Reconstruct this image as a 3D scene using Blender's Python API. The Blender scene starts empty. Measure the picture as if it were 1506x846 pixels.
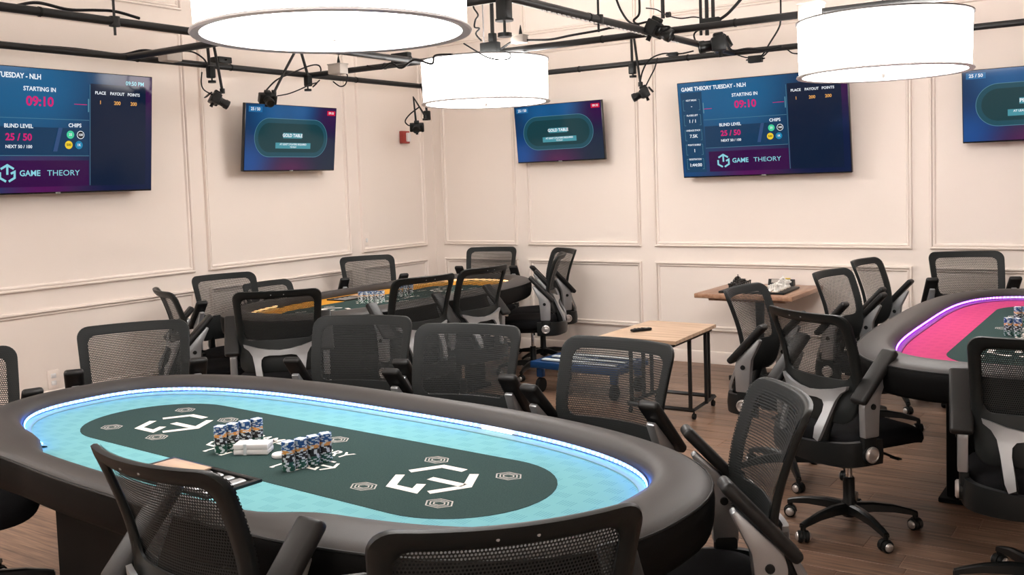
import bpy, bmesh, math, random
from mathutils import Vector, Matrix
random.seed(7)
PI = math.pi
R = math.radians
scene = bpy.context.scene
COL = scene.collection

# ------------------------------------------------------------------ camera
F_PX, CY_PX = 1436.55, 365.18
YAW, PIT, ROL = R(33.932), R(3.875), R(-1.917)
CAM = Vector((6.1492, -7.7773, 1.6))
fw = Vector((-math.sin(YAW)*math.cos(PIT), math.cos(YAW)*math.cos(PIT), -math.sin(PIT)))
_rt = Vector((math.cos(YAW), math.sin(YAW), 0)); _up = _rt.cross(fw)
rt = math.cos(ROL)*_rt + math.sin(ROL)*_up
up = -math.sin(ROL)*_rt + math.cos(ROL)*_up
cd = bpy.data.cameras.new('camera'); cam = bpy.data.objects.new('camera', cd); COL.objects.link(cam)
cd.sensor_width = 36; cd.lens = F_PX*36/1506; cd.shift_y = -(423-CY_PX)/1506; cd.clip_start = 0.05
m = Matrix((rt, up, -fw)).transposed().to_4x4(); m.translation = CAM
cam.matrix_world = m
scene.camera = cam
# ------------------------------------------------------------------ world, exposure
w = bpy.data.worlds.new('world'); scene.world = w; w.use_nodes = True
w.node_tree.nodes['Background'].inputs[0].default_value = (1, .95, .9, 1)
w.node_tree.nodes['Background'].inputs[1].default_value = 0.3
LAMP_E = 14.0            # radiance of the pendant shades
scene.view_settings.view_transform = 'Standard'
scene.view_settings.look = 'None'
scene.view_settings.gamma = 1
scene.view_settings.use_curve_mapping = False
scene.view_settings.exposure = 0.0

def ray(x, y): return fw + rt*((x-753)/F_PX) - up*((y-CY_PX)/F_PX)
def onz(x, y, z): d = ray(x, y); return CAM + d*((z-CAM.z)/d.z)
def onx(x, y, X): d = ray(x, y); return CAM + d*((X-CAM.x)/d.x)
def ony(x, y, Y): d = ray(x, y); return CAM + d*((Y-CAM.y)/d.y)

# ------------------------------------------------------------------ materials
MATS = {}
def mat(name, col=(.8,.8,.8), rough=.5, metal=0, emit=None, es=0, spec=.5, coat=0, sheen=0):
    m = bpy.data.materials.new(name); m.use_nodes = True
    b = m.node_tree.nodes['Principled BSDF']
    b.inputs['Base Color'].default_value = (*col, 1)
    b.inputs['Roughness'].default_value = rough
    b.inputs['Metallic'].default_value = metal
    b.inputs['Specular IOR Level'].default_value = spec
    b.inputs['Coat Weight'].default_value = coat
    if sheen:
        b.inputs['Sheen Weight'].default_value = sheen; b.inputs['Sheen Roughness'].default_value = .4
    if emit:
        b.inputs['Emission Color'].default_value = (*emit, 1); b.inputs['Emission Strength'].default_value = es
    MATS[name] = m
    return m
def N(m, t, **kw):
    n = m.node_tree.nodes.new(t)
    for k, v in kw.items(): setattr(n, k, v)
    return n
def L(m, a, b): m.node_tree.links.new(a, b)
def bsdf(m): return m.node_tree.nodes['Principled BSDF']
def math_n(m, op, a, b=None):
    n = N(m, 'ShaderNodeMath', operation=op)
    for i, v in enumerate((a, b)):
        if v is None: continue
        if isinstance(v, (int, float)): n.inputs[i].default_value = v
        else: L(m, v, n.inputs[i])
    return n.outputs[0]
def bump_noise(m, scale, strength, dist=.001, coord='Object', stretch=None, detail=3):
    tc = N(m, 'ShaderNodeTexCoord'); nz = N(m, 'ShaderNodeTexNoise'); bp = N(m, 'ShaderNodeBump')
    nz.inputs['Scale'].default_value = scale; nz.inputs['Detail'].default_value = detail
    src = tc.outputs[coord]
    if stretch:
        mp = N(m, 'ShaderNodeMapping'); mp.inputs['Scale'].default_value = stretch
        L(m, src, mp.inputs[0]); src = mp.outputs[0]
    L(m, src, nz.inputs['Vector']); L(m, nz.outputs['Fac'], bp.inputs['Height'])
    bp.inputs['Strength'].default_value = strength; bp.inputs['Distance'].default_value = dist
    L(m, bp.outputs[0], bsdf(m).inputs['Normal'])
    return nz
def vary(m, c1, c2, scale, coord='Object', stretch=None, detail=4, lo=.35, hi=.65):
    tc = N(m, 'ShaderNodeTexCoord'); nz = N(m, 'ShaderNodeTexNoise'); cr = N(m, 'ShaderNodeValToRGB')
    nz.inputs['Scale'].default_value = scale; nz.inputs['Detail'].default_value = detail
    src = tc.outputs[coord]
    if stretch:
        mp = N(m, 'ShaderNodeMapping'); mp.inputs['Scale'].default_value = stretch
        L(m, src, mp.inputs[0]); src = mp.outputs[0]
    L(m, src, nz.inputs['Vector'])
    cr.color_ramp.elements[0].color = (*c1, 1); cr.color_ramp.elements[0].position = lo
    cr.color_ramp.elements[1].color = (*c2, 1); cr.color_ramp.elements[1].position = hi
    L(m, nz.outputs['Fac'], cr.inputs[0]); L(m, cr.outputs[0], bsdf(m).inputs['Base Color'])
    return cr

wallm = mat('wall_paint', (.84,.755,.69), .6, spec=.3)
vary(wallm, (.83,.745,.68), (.855,.77,.705), .8)
trimm = mat('trim_paint', (.855,.765,.70), .45, spec=.3)
ceilm = mat('ceiling_paint', (.8,.76,.72), .8)
blackp = mat('black_plastic', (.008,.009,.009), .42, spec=.22)
bump_noise(blackp, 900, .15, .0004)
blacks = mat('black_satin', (.007,.008,.008), .3, spec=.3)
padm = mat('arm_pad', (.012,.012,.012), .42, spec=.3)
seatm = mat('seat_fabric', (.008,.008,.009), .85, spec=.08)
bump_noise(seatm, 700, .5, .001)
framem = mat('chair_back_frame', (.009,.011,.011), .45, spec=.25)
bump_noise(framem, 600, .4, .0006)
silver = mat('silver_paint', (.36,.37,.38), .36, .6)
bump_noise(silver, 500, .08, .0003)
chrome = mat('chrome', (.75,.74,.73), .15, 1)
capm = mat('hub_cap', (.55,.52,.50), .3, .7)
pipem = mat('black_pipe', (.014,.014,.014), .42, spec=.25)
rubber = mat('rubber', (.008,.008,.008), .6, spec=.15)
cablem = mat('cable', (.008,.008,.009), .5, spec=.2)
greybox = mat('grey_box', (.42,.38,.34), .6)
bluep = mat('blue_connector', (.05,.22,.5), .4)
yellowp = mat('yellow_tape', (.7,.5,.04), .5)
railm = mat('rail_leather', (.042,.038,.036), .5, spec=.3)
bump_noise(railm, 350, .25, .0008)
skirtm = mat('table_side', (.004,.004,.004), .55, spec=.08)
printw = mat('felt_print', (.78,.72,.66), .9)
printg = mat('felt_print_grey', (.42,.40,.37), .9)
ovalm = mat('dark_felt', (.03,.055,.052), .95, spec=.08)
vary(ovalm, (.026,.050,.047), (.037,.066,.062), 260)
whitep = mat('white_plastic', (.8,.79,.78), .35)
cardm = mat('card_paper', (.8,.8,.8), .4)
redp = mat('red_plastic', (.33,.03,.02), .35)
tvframe = mat('tv_bezel', (.008,.008,.010), .25)
woodl = mat('light_wood', (.48,.33,.22), .45)
vary(woodl, (.40,.27,.175), (.56,.40,.28), 3, stretch=(1,9,9), detail=6)
woodd = mat('brown_wood', (.26,.13,.07), .35)
vary(woodd, (.25,.12,.065), (.42,.25,.16), 3, stretch=(9,1,9), detail=6)
bluecart = mat('blue_plastic', (.012,.050,.15), .35, spec=.3)
brassm = mat('chess_black', (.012,.011,.010), .35)
ivory = mat('chess_white', (.78,.76,.72), .4)

def mesh_fabric(name, col, hole, cell):
    """woven chair mesh: staggered oval holes you can see through"""
    m = bpy.data.materials.new(name); m.use_nodes = True; MATS[name] = m
    b = bsdf(m); b.inputs['Base Color'].default_value = (*col, 1); b.inputs['Roughness'].default_value = .6; b.inputs['Specular IOR Level'].default_value = .15
    uv = N(m, 'ShaderNodeUVMap'); sp = N(m, 'ShaderNodeSeparateXYZ'); L(m, uv.outputs[0], sp.inputs[0])
    v = math_n(m, 'DIVIDE', sp.outputs[1], cell[1])
    row = math_n(m, 'FLOOR', v)
    u = math_n(m, 'ADD', math_n(m, 'DIVIDE', sp.outputs[0], cell[0]), math_n(m, 'MULTIPLY', row, .5))
    fu = math_n(m, 'SUBTRACT', math_n(m, 'FRACT', u), .5)
    fv = math_n(m, 'SUBTRACT', math_n(m, 'FRACT', v), .5)
    d = math_n(m, 'ADD', math_n(m, 'POWER', math_n(m, 'ABSOLUTE', fu), 2.0), math_n(m, 'POWER', math_n(m, 'ABSOLUTE', fv), 2.0))
    h = math_n(m, 'LESS_THAN', d, hole)
    tr = N(m, 'ShaderNodeBsdfTransparent'); mx = N(m, 'ShaderNodeMixShader')
    L(m, h, mx.inputs[0]); L(m, b.outputs[0], mx.inputs[1]); L(m, tr.outputs[0], mx.inputs[2])
    L(m, mx.outputs[0], m.node_tree.nodes['Material Output'].inputs[0])
    return m
meshm = mesh_fabric('chair_mesh', (.026,.028,.028), .112, (.0068,.0078))

def felt(name, c1, c2):
    m = mat(name, c1, .95, spec=.1)
    tc = N(m, 'ShaderNodeTexCoord'); sp = N(m, 'ShaderNodeSeparateXYZ'); L(m, tc.outputs['Object'], sp.inputs[0])
    # little blocks of parallel lines, every other block printed
    bx = math_n(m, 'DIVIDE', sp.outputs[0], .05); by = math_n(m, 'DIVIDE', sp.outputs[1], .05)
    par = math_n(m, 'MODULO', math_n(m, 'ABSOLUTE', math_n(m, 'ADD', math_n(m, 'FLOOR', bx), math_n(m, 'FLOOR', by))), 2.0)
    ln = math_n(m, 'LESS_THAN', math_n(m, 'FRACT', math_n(m, 'MULTIPLY', sp.outputs[0], 120.0)), .30)
    ins = math_n(m, 'GREATER_THAN', math_n(m, 'FRACT', by), .3)
    f = math_n(m, 'MULTIPLY', math_n(m, 'MULTIPLY', ln, par), ins)
    mx = N(m, 'ShaderNodeMixRGB'); mx.inputs[1].default_value = (*c1, 1); mx.inputs[2].default_value = (*c2, 1)
    L(m, math_n(m, 'MULTIPLY', f, .7), mx.inputs[0]); L(m, mx.outputs[0], bsdf(m).inputs['Base Color'])
    return m
felt_b = felt('felt_blue', (.165,.40,.43), (.085,.25,.30))
felt_p = felt('felt_pink', (.50,.055,.16), (.33,.03,.12))
felt_g = felt('felt_gold', (.62,.29,.035), (.42,.19,.02))

def led_mat(name, col, s):
    m = mat(name, (.8,.8,.8), .5, emit=col, es=s); return m
led_b = led_mat('led_blue', (.004,.05,.55), 1.0); led_bd = led_mat('led_blue_diode', (.02,.19,1.0), 34); led_w = led_mat('led_white', (.7,.9,1.0), 3)
raceway = mat('raceway', (.22,.38,.42), .6, spec=.1); raceway_p = mat('raceway_pink', (.25,.06,.22), .6, spec=.1); raceway_g = mat('raceway_gold', (.60,.36,.10), .5, spec=.2)
led_p = led_mat('led_violet', (.30,.06,.9), 1.0); led_pd = led_mat('led_violet_diode', (.30,.05,1.0), 15)
led_g = led_mat('led_amber', (1.0,.42,.05), 1.6); led_gd = led_mat('led_amber_diode', (1.0,.62,.15), 1.6)

shade = mat('lamp_shade', (.9,.88,.86), .8, emit=(1,.965,.935), es=LAMP_E)
diff = mat('lamp_diffuser', (.9,.88,.86), .8, emit=(1,.965,.935), es=LAMP_E)
rimm = mat('lamp_rim', (.58,.56,.56), .4, .2)
rimd = mat('lamp_rim_dark', (.16,.15,.15), .4, .3)

# floor boards: grain along x, every board its own tone
floorm = mat('floor_boards', (.12,.07,.045), .36, spec=.35)
def floor_nodes(m):
    tc = N(m, 'ShaderNodeTexCoord'); oi = N(m, 'ShaderNodeObjectInfo')
    geo = N(m, 'ShaderNodeNewGeometry'); mp = N(m, 'ShaderNodeMapping'); mp.inputs['Scale'].default_value = (1.2, 26, 1)
    add = N(m, 'ShaderNodeVectorMath', operation='ADD'); cmb = N(m, 'ShaderNodeCombineXYZ')
    L(m, math_n(m, 'MULTIPLY', oi.outputs['Random'], 40.0), cmb.inputs[0]); L(m, geo.outputs['Position'], add.inputs[0]); L(m, cmb.outputs[0], add.inputs[1])
    L(m, add.outputs[0], mp.inputs[0])
    nz = N(m, 'ShaderNodeTexNoise'); nz.inputs['Scale'].default_value = 2.2; nz.inputs['Detail'].default_value = 7; nz.inputs['Roughness'].default_value = .62
    L(m, mp.outputs[0], nz.inputs['Vector'])
    cr = N(m, 'ShaderNodeValToRGB'); e = cr.color_ramp.elements
    e[0].position = .32; e[0].color = (.075,.042,.028,1); e[1].position = .68; e[1].color = (.29,.175,.115,1)
    L(m, nz.outputs['Fac'], cr.inputs[0])
    hs = N(m, 'ShaderNodeHueSaturation'); L(m, cr.outputs[0], hs.inputs['Color'])
    L(m, math_n(m, 'ADD', math_n(m, 'MULTIPLY', oi.outputs['Random'], .5), .78), hs.inputs['Value'])
    L(m, hs.outputs[0], bsdf(m).inputs['Base Color'])
    bp = N(m, 'ShaderNodeBump'); bp.inputs['Strength'].default_value = .25; bp.inputs['Distance'].default_value = .002
    L(m, nz.outputs['Fac'], bp.inputs['Height']); L(m, bp.outputs[0], bsdf(m).inputs['Normal'])
floor_nodes(floorm)

# ------------------------------------------------------------------ mesh helpers
def new(): return bmesh.new()
def fin(bm, name, mats, smooth=40):
    bmesh.ops.recalc_face_normals(bm, faces=bm.faces)
    if smooth:
        for f in bm.faces: f.smooth = True
        for e in bm.edges:
            if len(e.link_faces) != 2 or e.calc_face_angle(0) > R(smooth): e.smooth = False
    me = bpy.data.meshes.new(name); bm.to_mesh(me); bm.free()
    for k in (mats if isinstance(mats, (list, tuple)) else [mats]): me.materials.append(k)
    return me
def link(name, me, parent=None, M=None):
    o = bpy.data.objects.new(name, me); COL.objects.link(o)
    if parent is not None: o.parent = parent
    if M is not None: o.matrix_local = M
    return o
def obj(name, bm, mats, parent=None, smooth=40, M=None): return link(name, fin(bm, name, mats, smooth), parent, M)
def tag(o, label, cat, group=None, kind=None):
    if label: o['label'] = label
    if cat: o['category'] = cat
    if group: o['group'] = group
    if kind: o['kind'] = kind
    return o
def thing(name, label, cat, loc=(0,0,0), rz=0, group=None):
    o = bpy.data.objects.new(name, None); COL.objects.link(o); o.empty_display_size = .1
    o.location = loc; o.rotation_euler = (0,0,rz)
    return tag(o, label, cat, group)
def T(x=0, y=0, z=0): return Matrix.Translation((x,y,z))
def RX(a): return Matrix.Rotation(a, 4, 'X')
def RY(a): return Matrix.Rotation(a, 4, 'Y')
def RZ(a): return Matrix.Rotation(a, 4, 'Z')
def box(bm, c, s, M=None, bev=0, seg=2, mi=0):
    g = bmesh.ops.create_cube(bm, size=1)
    vs = g['verts']
    bmesh.ops.scale(bm, vec=s, verts=vs)
    if bev:
        es = list({e for v in vs for e in v.link_edges})
        r = bmesh.ops.bevel(bm, geom=es, offset=bev, segments=seg, profile=.5, affect='EDGES')
        vs = list({v for f in r['faces'] for v in f.verts} | {v for v in vs if v.is_valid})
    X = T(*c) if M is None else M @ T(*c)
    bmesh.ops.transform(bm, matrix=X, verts=vs)
    for f in {f for v in vs for f in v.link_faces}: f.material_index = mi
    return vs
def cyl(bm, r1, r2, h, M=None, seg=16, mi=0, caps=True):
    """cone/cylinder along z from 0 to h"""
    n0 = len(bm.faces)
    g = bmesh.ops.create_cone(bm, cap_ends=caps, segments=seg, radius1=r1, radius2=r2, depth=h)
    X = T(0,0,h/2) if M is None else M @ T(0,0,h/2)
    bmesh.ops.transform(bm, matrix=X, verts=g['verts'])
    for f in {f for v in g['verts'] for f in v.link_faces}: f.material_index = mi
    return g['verts']
def lathe(bm, prof, seg=16, M=None, mi=0):
    """prof [(r,z)...]; r=0 ends closed"""
    rings = []
    for r, z in prof:
        if r < 1e-6: rings.append([bm.verts.new((0,0,z))])
        else: rings.append([bm.verts.new((r*math.cos(2*PI*k/seg), r*math.sin(2*PI*k/seg), z)) for k in range(seg)])
    for a, b in zip(rings, rings[1:]):
        for k in range(seg):
            k2 = (k+1) % seg
            if len(a) == 1: f = bm.faces.new((a[0], b[k], b[k2]))
            elif len(b) == 1: f = bm.faces.new((a[k], a[k2], b[0]))
            else: f = bm.faces.new((a[k], a[k2], b[k2], b[k]))
            f.material_index = mi
    vs = [v for r in rings for v in r]
    if M is not None: bmesh.ops.transform(bm, matrix=M, verts=vs)
    return vs
def tube(bm, pts, r, seg=8, mi=0, caps=True):
    pts = [Vector(p) for p in pts]; n = len(pts)
    rr = r if isinstance(r, (list, tuple)) else [r]*n
    rings = []; prev = None
    for i, p in enumerate(pts):
        t = (pts[min(i+1,n-1)] - pts[max(i-1,0)]).normalized()
        if prev is None:
            a = Vector((0,0,1)) if abs(t.z) < .9 else Vector((1,0,0)); u = t.cross(a).normalized()
        else: u = (prev - t*prev.dot(t)).normalized()
        prev = u; v = t.cross(u)
        rings.append([bm.verts.new(p + (u*math.cos(2*PI*k/seg) + v*math.sin(2*PI*k/seg))*rr[i]) for k in range(seg)])
    for a, b in zip(rings, rings[1:]):
        for k in range(seg):
            f = bm.faces.new((a[k], a[(k+1)%seg], b[(k+1)%seg], b[k])); f.material_index = mi
    if caps:
        bm.faces.new(rings[0][::-1]).material_index = mi; bm.faces.new(rings[-1]).material_index = mi
def spline(pts, n=6):
    pts = [Vector(p) for p in pts]; out = []
    for i in range(len(pts)-1):
        p0 = pts[max(i-1,0)]; p1 = pts[i]; p2 = pts[i+1]; p3 = pts[min(i+2,len(pts)-1)]
        for k in range(n):
            t = k/n
            out.append(.5*((2*p1)+(p2-p0)*t+(2*p0-5*p1+4*p2-p3)*t*t+(3*p1-p0-3*p2+p3)*t**3))
    out.append(pts[-1]); return out
def prism(bm, poly, h, M=None, mi=0):
    """poly in xy, extruded along z by h"""
    a = [bm.verts.new((x,y,0)) for x,y in poly]; b = [bm.verts.new((x,y,h)) for x,y in poly]
    n = len(poly)
    fs = [bm.faces.new(a[::-1]), bm.faces.new(b)] + [bm.faces.new((a[i],a[(i+1)%n],b[(i+1)%n],b[i])) for i in range(n)]
    for f in fs: f.material_index = mi
    if M is not None: bmesh.ops.transform(bm, matrix=M, verts=a+b)
    return a+b
def rrect(hw, hh, r, k=5, cx=0, cy=0):
    out = []
    for sx, sy, a0 in ((1,1,0),(-1,1,90),(-1,-1,180),(1,-1,270)):
        for i in range(k+1):
            a = R(a0 + 90*i/k); out.append((cx+sx*(hw-r)+r*math.cos(a), cy+sy*(hh-r)+r*math.sin(a)))
    return out
def stroke(bm, pts, w, closed=False, z=0, mi=0):
    """flat mitred line in xy"""
    n = len(pts); P = [Vector((p[0],p[1])) for p in pts]; Ls = []
    for i in range(n):
        if closed: a, b = P[i-1], P[(i+1)%n]
        else: a, b = P[max(i-1,0)], P[min(i+1,n-1)]
        d1 = (P[i]-a).normalized() if (P[i]-a).length > 1e-9 else (b-P[i]).normalized()
        d2 = (b-P[i]).normalized() if (b-P[i]).length > 1e-9 else d1
        t = d1+d2
        t = t.normalized() if t.length > 1e-6 else d1
        nn = Vector((-t.y,t.x)); c = max(.35, nn.dot(Vector((-d1.y,d1.x))))
        Ls.append((P[i]+nn*(w/2/c), P[i]-nn*(w/2/c)))
    A = [bm.verts.new((a.x,a.y,z)) for a,_ in Ls]; B = [bm.verts.new((b.x,b.y,z)) for _,b in Ls]
    for i in range(n if closed else n-1):
        j = (i+1) % n
        bm.faces.new((A[i],B[i],B[j],A[j])).material_index = mi
def text_mesh(s, size, align='CENTER', bold=0, ext=0):
    cu = bpy.data.curves.new('txt', 'FONT'); cu.body = s; cu.size = size; cu.align_x = align; cu.align_y = 'CENTER'
    cu.offset = bold*size; cu.resolution_u = 3; cu.extrude = ext
    o = bpy.data.objects.new('txt', cu); COL.objects.link(o)
    dg = bpy.context.evaluated_depsgraph_get(); dg.update()
    me = bpy.data.meshes.new_from_object(o.evaluated_get(dg))
    bpy.data.objects.remove(o); bpy.data.curves.remove(cu)
    return me

# ------------------------------------------------------------------ setting
def struct(o): o['kind'] = 'structure'; return o
RX1, RY1, CEIL = 10.2, -11.2, 3.6
bm = new(); box(bm, (RX1/2, RY1/2, -.05), (RX1+.4, -RY1+.4, .08)); floor = struct(obj('floor', bm, floorm, smooth=0))
# boards in the part of the floor that shows
PW, PL = .150, 1.22
bm = new(); box(bm, (0,0,-.006), (PL-.003, PW-.003, .012), bev=.0015, seg=1); plank_me = fin(bm, 'plank', floorm, 0)
ny = int(6.9/PW)
pl_objs = 0
for j in range(ny):
    y = -PW/2 - j*PW
    off = random.random()*PL
    x0, x1 = (1.8, 4.6) if y > -1.5 else ((3.0, 6.9) if y > -4.4 else (4.9, 7.2))
    x = x0 - off
    while x < x1:
        if x + PL > x0:
            link('plank', plank_me, floor, T(x+PL/2, y, 0)); pl_objs += 1
        x += PL
# what lies beyond the boards: the same floor, its top level with them
def slab(x0, x1, y0, y1):
    b = new(); box(b, ((x0+x1)/2, (y0+y1)/2, -.0085), (x1-x0, y1-y0, .013)); o = obj('floor_board_field', b, floorm, floor, smooth=0); o['kind'] = 'stuff'
slab(0, RX1, RY1, 0)
bm = new(); box(bm, (RX1/2, RY1/2, CEIL+.05), (RX1+.4, -RY1+.4, .1)); struct(obj('ceiling', bm, ceilm, smooth=0))

bm = new(); box(bm, (-.1, RY1/2, CEIL/2), (.2, -RY1+.4, CEIL)); wall_l = struct(obj('wall_left', bm, wallm, smooth=0))
bm = new(); box(bm, (RX1/2, .1, CEIL/2), (RX1, .2, CEIL)); wall_b = struct(obj('wall_back', bm, wallm, smooth=0))
bm = new(); box(bm, (RX1+.1, RY1/2, CEIL/2), (.2, -RY1, CEIL)); struct(obj('wall_right', bm, wallm, smooth=0))
bm = new(); box(bm, (RX1/2, RY1-.1, CEIL/2), (RX1, .2, CEIL)); struct(obj('wall_front', bm, wallm, smooth=0))
PROF = [(0,0),(0,.016),(.004,.024),(.013,.026),(.018,.020),(.019,.006),(.023,.006),(.025,.016),(.034,.014),(.042,0)]
def moulding(a0, a1, z0, z1, M, parent):
    b = new(); rings = []
    for (sx, sz) in ((0,0),(1,0),(1,1),(0,1)):
        ring = []
        for d, h in PROF:
            x = a0+d if sx == 0 else a1-d
            z = z0+d if sz == 0 else z1-d
            ring.append(b.verts.new(M @ Vector((x, -h, z))))
        rings.append(ring)
    for i in range(4):
        A, B = rings[i], rings[(i+1)%4]
        for k in range(len(PROF)-1): b.faces.new((A[k],B[k],B[k+1],A[k+1]))
    return obj('panel_moulding', b, trimm, parent, smooth=30)
MR = Matrix.Identity(4)                                   # back wall: along x, out along -y
ML = RZ(PI/2)                                             # left wall: along y, out along +x
for a0, a1 in ((.110,.989),(1.113,2.297),(2.430,4.555),(4.680,6.85),(6.98,9.9)):
    for z0, z1 in ((.28,.864),(.997,2.82),(2.96,3.4)): moulding(a0, a1, z0, z1, MR, wall_b)
for a0, a1 in ((-1.114,-.169),(-2.846,-1.258),(-5.10,-2.978),(-7.3,-5.23),(-9.6,-7.43)):
    for z0, z1 in ((.28,.864),(.997,2.82),(2.96,3.4)): moulding(a0, a1, z0, z1, ML, wall_l)
bm = new(); prism(bm, [(0,0),(.022,0),(.022,.085),(.014,.10),(0,.105)], -RY1, T(0,0,0) @ RX(PI/2)); struct(obj('baseboard_left', bm, trimm))
bm = new(); prism(bm, [(0,0),(.022,0),(.022,.085),(.014,.10),(0,.105)], RX1-.03, T(RX1,0,0) @ RZ(-PI/2) @ RX(PI/2)); struct(obj('baseboard_back', bm, trimm))

# wall fittings
P = onx(595, 202, .02)
t = thing('fire_alarm', 'red fire alarm strobe on the cream wall near the corner', 'fire alarm', (.001, P.y, P.z))
bm = new(); box(bm, (.020,0,0), (.036,.115,.12), bev=.006); obj('housing', bm, redp, t)
bm = new(); box(bm, (.048,.022,.0), (.03,.045,.085), bev=.008); obj('strobe_lens', bm, whitep, t)
P = onx(538, 352, .0)
t = thing('wall_switch', 'small white switch plate on the left wall near the corner', 'switch', (.001, P.y, P.z))
bm = new(); box(bm, (.004,0,0), (.007,.075,.12), bev=.003); obj('plate', bm, trimm, t)
bm = new(); box(bm, (.011,0,-.01), (.012,.02,.035), bev=.003); obj('toggle', bm, whitep, t)
P = onx(78, 558, .0)
t = thing('wall_outlet', 'white power outlet low on the left wall behind the leftmost chairs', 'outlet', (.001, P.y, P.z))
bm = new(); box(bm, (.004,0,0), (.007,.08,.125), bev=.003); obj('plate', bm, trimm, t)
for s in (-1, 1):
    bm = new(); box(bm, (.008,0,s*.024), (.006,.036,.03), bev=.004); obj('socket', bm, whitep, t)

# ------------------------------------------------------------------ pendant lamps
def pendant(cx, cy, z0, label, dia=.90, h=.300):
    t = thing('drum_pendant_lamp', label, 'lamp', (cx, cy, z0), 0, 'white drum pendant lamps')
    r = dia/2
    b = new(); lathe(b, [(r*.985,.012),(r,h),(r-.006,h),(r*.985-.006,.012),(r*.985,.012)], 64); obj('lamp_shade', b, shade, t)
    b = new(); lathe(b, [(0,.010),(r*.955,.010),(r*.955,.016),(0,.016)], 64); obj('diffuser', b, diff, t)
    b = new(); lathe(b, [(r*.95,.004),(r*1.012,.000),(r*1.022,.006),(r*1.012,.014),(r*.95,.012),(r*.95,.004)], 64); obj('bottom_rim', b, rimm, t)
    b = new(); lathe(b, [(r*.985,h-.004),(r*1.02,h),(r*1.02,h+.008),(r*.985,h+.006),(r*.985,h-.004)], 64); obj('top_rim', b, rimd, t)
    b = new(); lathe(b, [(0,-.020),(.008,-.018),(.010,.006),(.014,.008),(0,.010)], 12); obj('finial', b, chrome, t)
    b = new(); tube(b, [(0,0,.016),(0,0,CEIL-z0-.02)], .005, 8); obj('stem', b, rimd, t)
    b = new(); cyl(b, .07, .06, .025, T(0,0,CEIL-z0-.026), 24); obj('ceiling_canopy', b, rimd, t)
    return t
pendant(3.845, -5.37, 2.105, 'largest white drum lamp above the blue felt table, cut by the top edge')
pendant(2.10, -2.03, 2.162, 'smallest white drum lamp near the corner above the gold felt table')
pendant(4.845, -2.13, 2.12, 'white drum lamp above the pink felt table at the right')
pendant(8.9, -9.0, 2.12, 'white drum lamp added for fill far behind the camera by the right wall')  # from here on: unseen lamps, added as even fill for the room
pendant(1.05, -7.2, 2.12, 'white drum lamp added out of view to brighten the left wall')  # added to lift the left wall
pendant(4.6, -10.2, 2.12, 'white drum lamp added for fill behind the camera in the middle of the room')

# ------------------------------------------------------------------ poker tables
def stadium(s, r, na=22, ns=26):
    """points (x,y,nx,ny) anticlockwise from lower left of the near side"""
    out = []
    for i in range(ns): x = -s+2*s*i/ns; out.append((x,-r,0,-1))
    for i in range(na): a = -PI/2+PI*i/na; out.append((s+r*math.cos(a), r*math.sin(a), math.cos(a), math.sin(a)))
    for i in range(ns): x = s-2*s*i/ns; out.append((x,r,0,1))
    for i in range(na): a = PI/2+PI*i/na; out.append((-s+r*math.cos(a), r*math.sin(a), math.cos(a), math.sin(a)))
    return out
def oval_ring(off, n=150, A=1.245, B=.498, e=2.75):
    out = []
    for k in range(n):
        # even spacing by angle of a stretched circle
        t = 2*PI*k/n; c, q = math.cos(t), math.sin(t)
        x = A*math.copysign(abs(c)**(2/e), c); y = B*math.copysign(abs(q)**(2/e), q)
        nx = math.copysign(abs(x/A)**(e-1)/A, x); ny = math.copysign(abs(y/B)**(e-1)/B, y); l = math.hypot(nx, ny) or 1
        out.append((x+nx/l*off, y+ny/l*off, nx/l, ny/l))
    # resample evenly
    P = out+[out[0]]; d = [0]
    for a, b in zip(P, P[1:]): d.append(d[-1]+math.hypot(a[0]-b[0], a[1]-b[1]))
    res = []; j = 0
    for k in range(n):
        t = d[-1]*k/n
        while d[j+1] < t: j += 1
        f = (t-d[j])/max(1e-9, d[j+1]-d[j]); a, b = P[j], P[j+1]
        v = [a[i]+(b[i]-a[i])*f for i in range(4)]; l = math.hypot(v[2], v[3]); res.append((v[0], v[1], v[2]/l, v[3]/l))
    return res
def dealer(x, ny): return sstep(.74,.50,abs(x)) if ny < 0 else 0
def sstep(a, b, x):
    t = min(1, max(0, (x-a)/(b-a))); return t*t*(3-2*t)
FZ = .760
RFELT, RDARK = .515, .275
RAILP = [(.012,.742),(.002,.752),(-.004,.776),(.000,.800),(.014,.817),(.038,.826),(.068,.827),(.100,.821),(.130,.813),(.150,.805),(.160,.797)]
SIDEP = [(.160,.797),(.165,.792),(.168,.760),(.166,.715),(.158,.684),(.142,.672),(.02,.672)]
def logo_strokes(b, cx, cy, rad, rot, w=.22, z=0):
    def tr(p):
        x, y = p[0]*rad, p[1]*rad
        return (cx+x*math.cos(rot)-y*math.sin(rot), cy+x*math.sin(rot)+y*math.cos(rot))
    W = w*rad
    stroke(b, [tr(p) for p in ((-.78,.55),(0,1.0),(.78,.55))], W, z=z)
    stroke(b, [tr(p) for p in ((0,.9),(0,-.12))], W, z=z)
    stroke(b, [tr(p) for p in ((-.87,.18),(-.87,-.5),(-.16,-.91))], W, z=z)
    stroke(b, [tr(p) for p in ((.42,.0),(.87,.22),(.87,-.5),(.16,-.91))], W, z=z)
def hexmark(b, cx, cy, rad):
    for k, f in enumerate((1,.7,.42)):
        pts = [(cx+rad*1.25*f*math.cos(R(60*i)), cy+rad*f*math.sin(R(60*i))) for i in range(6)]
        stroke(b, pts, rad*.12, closed=True)
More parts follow.
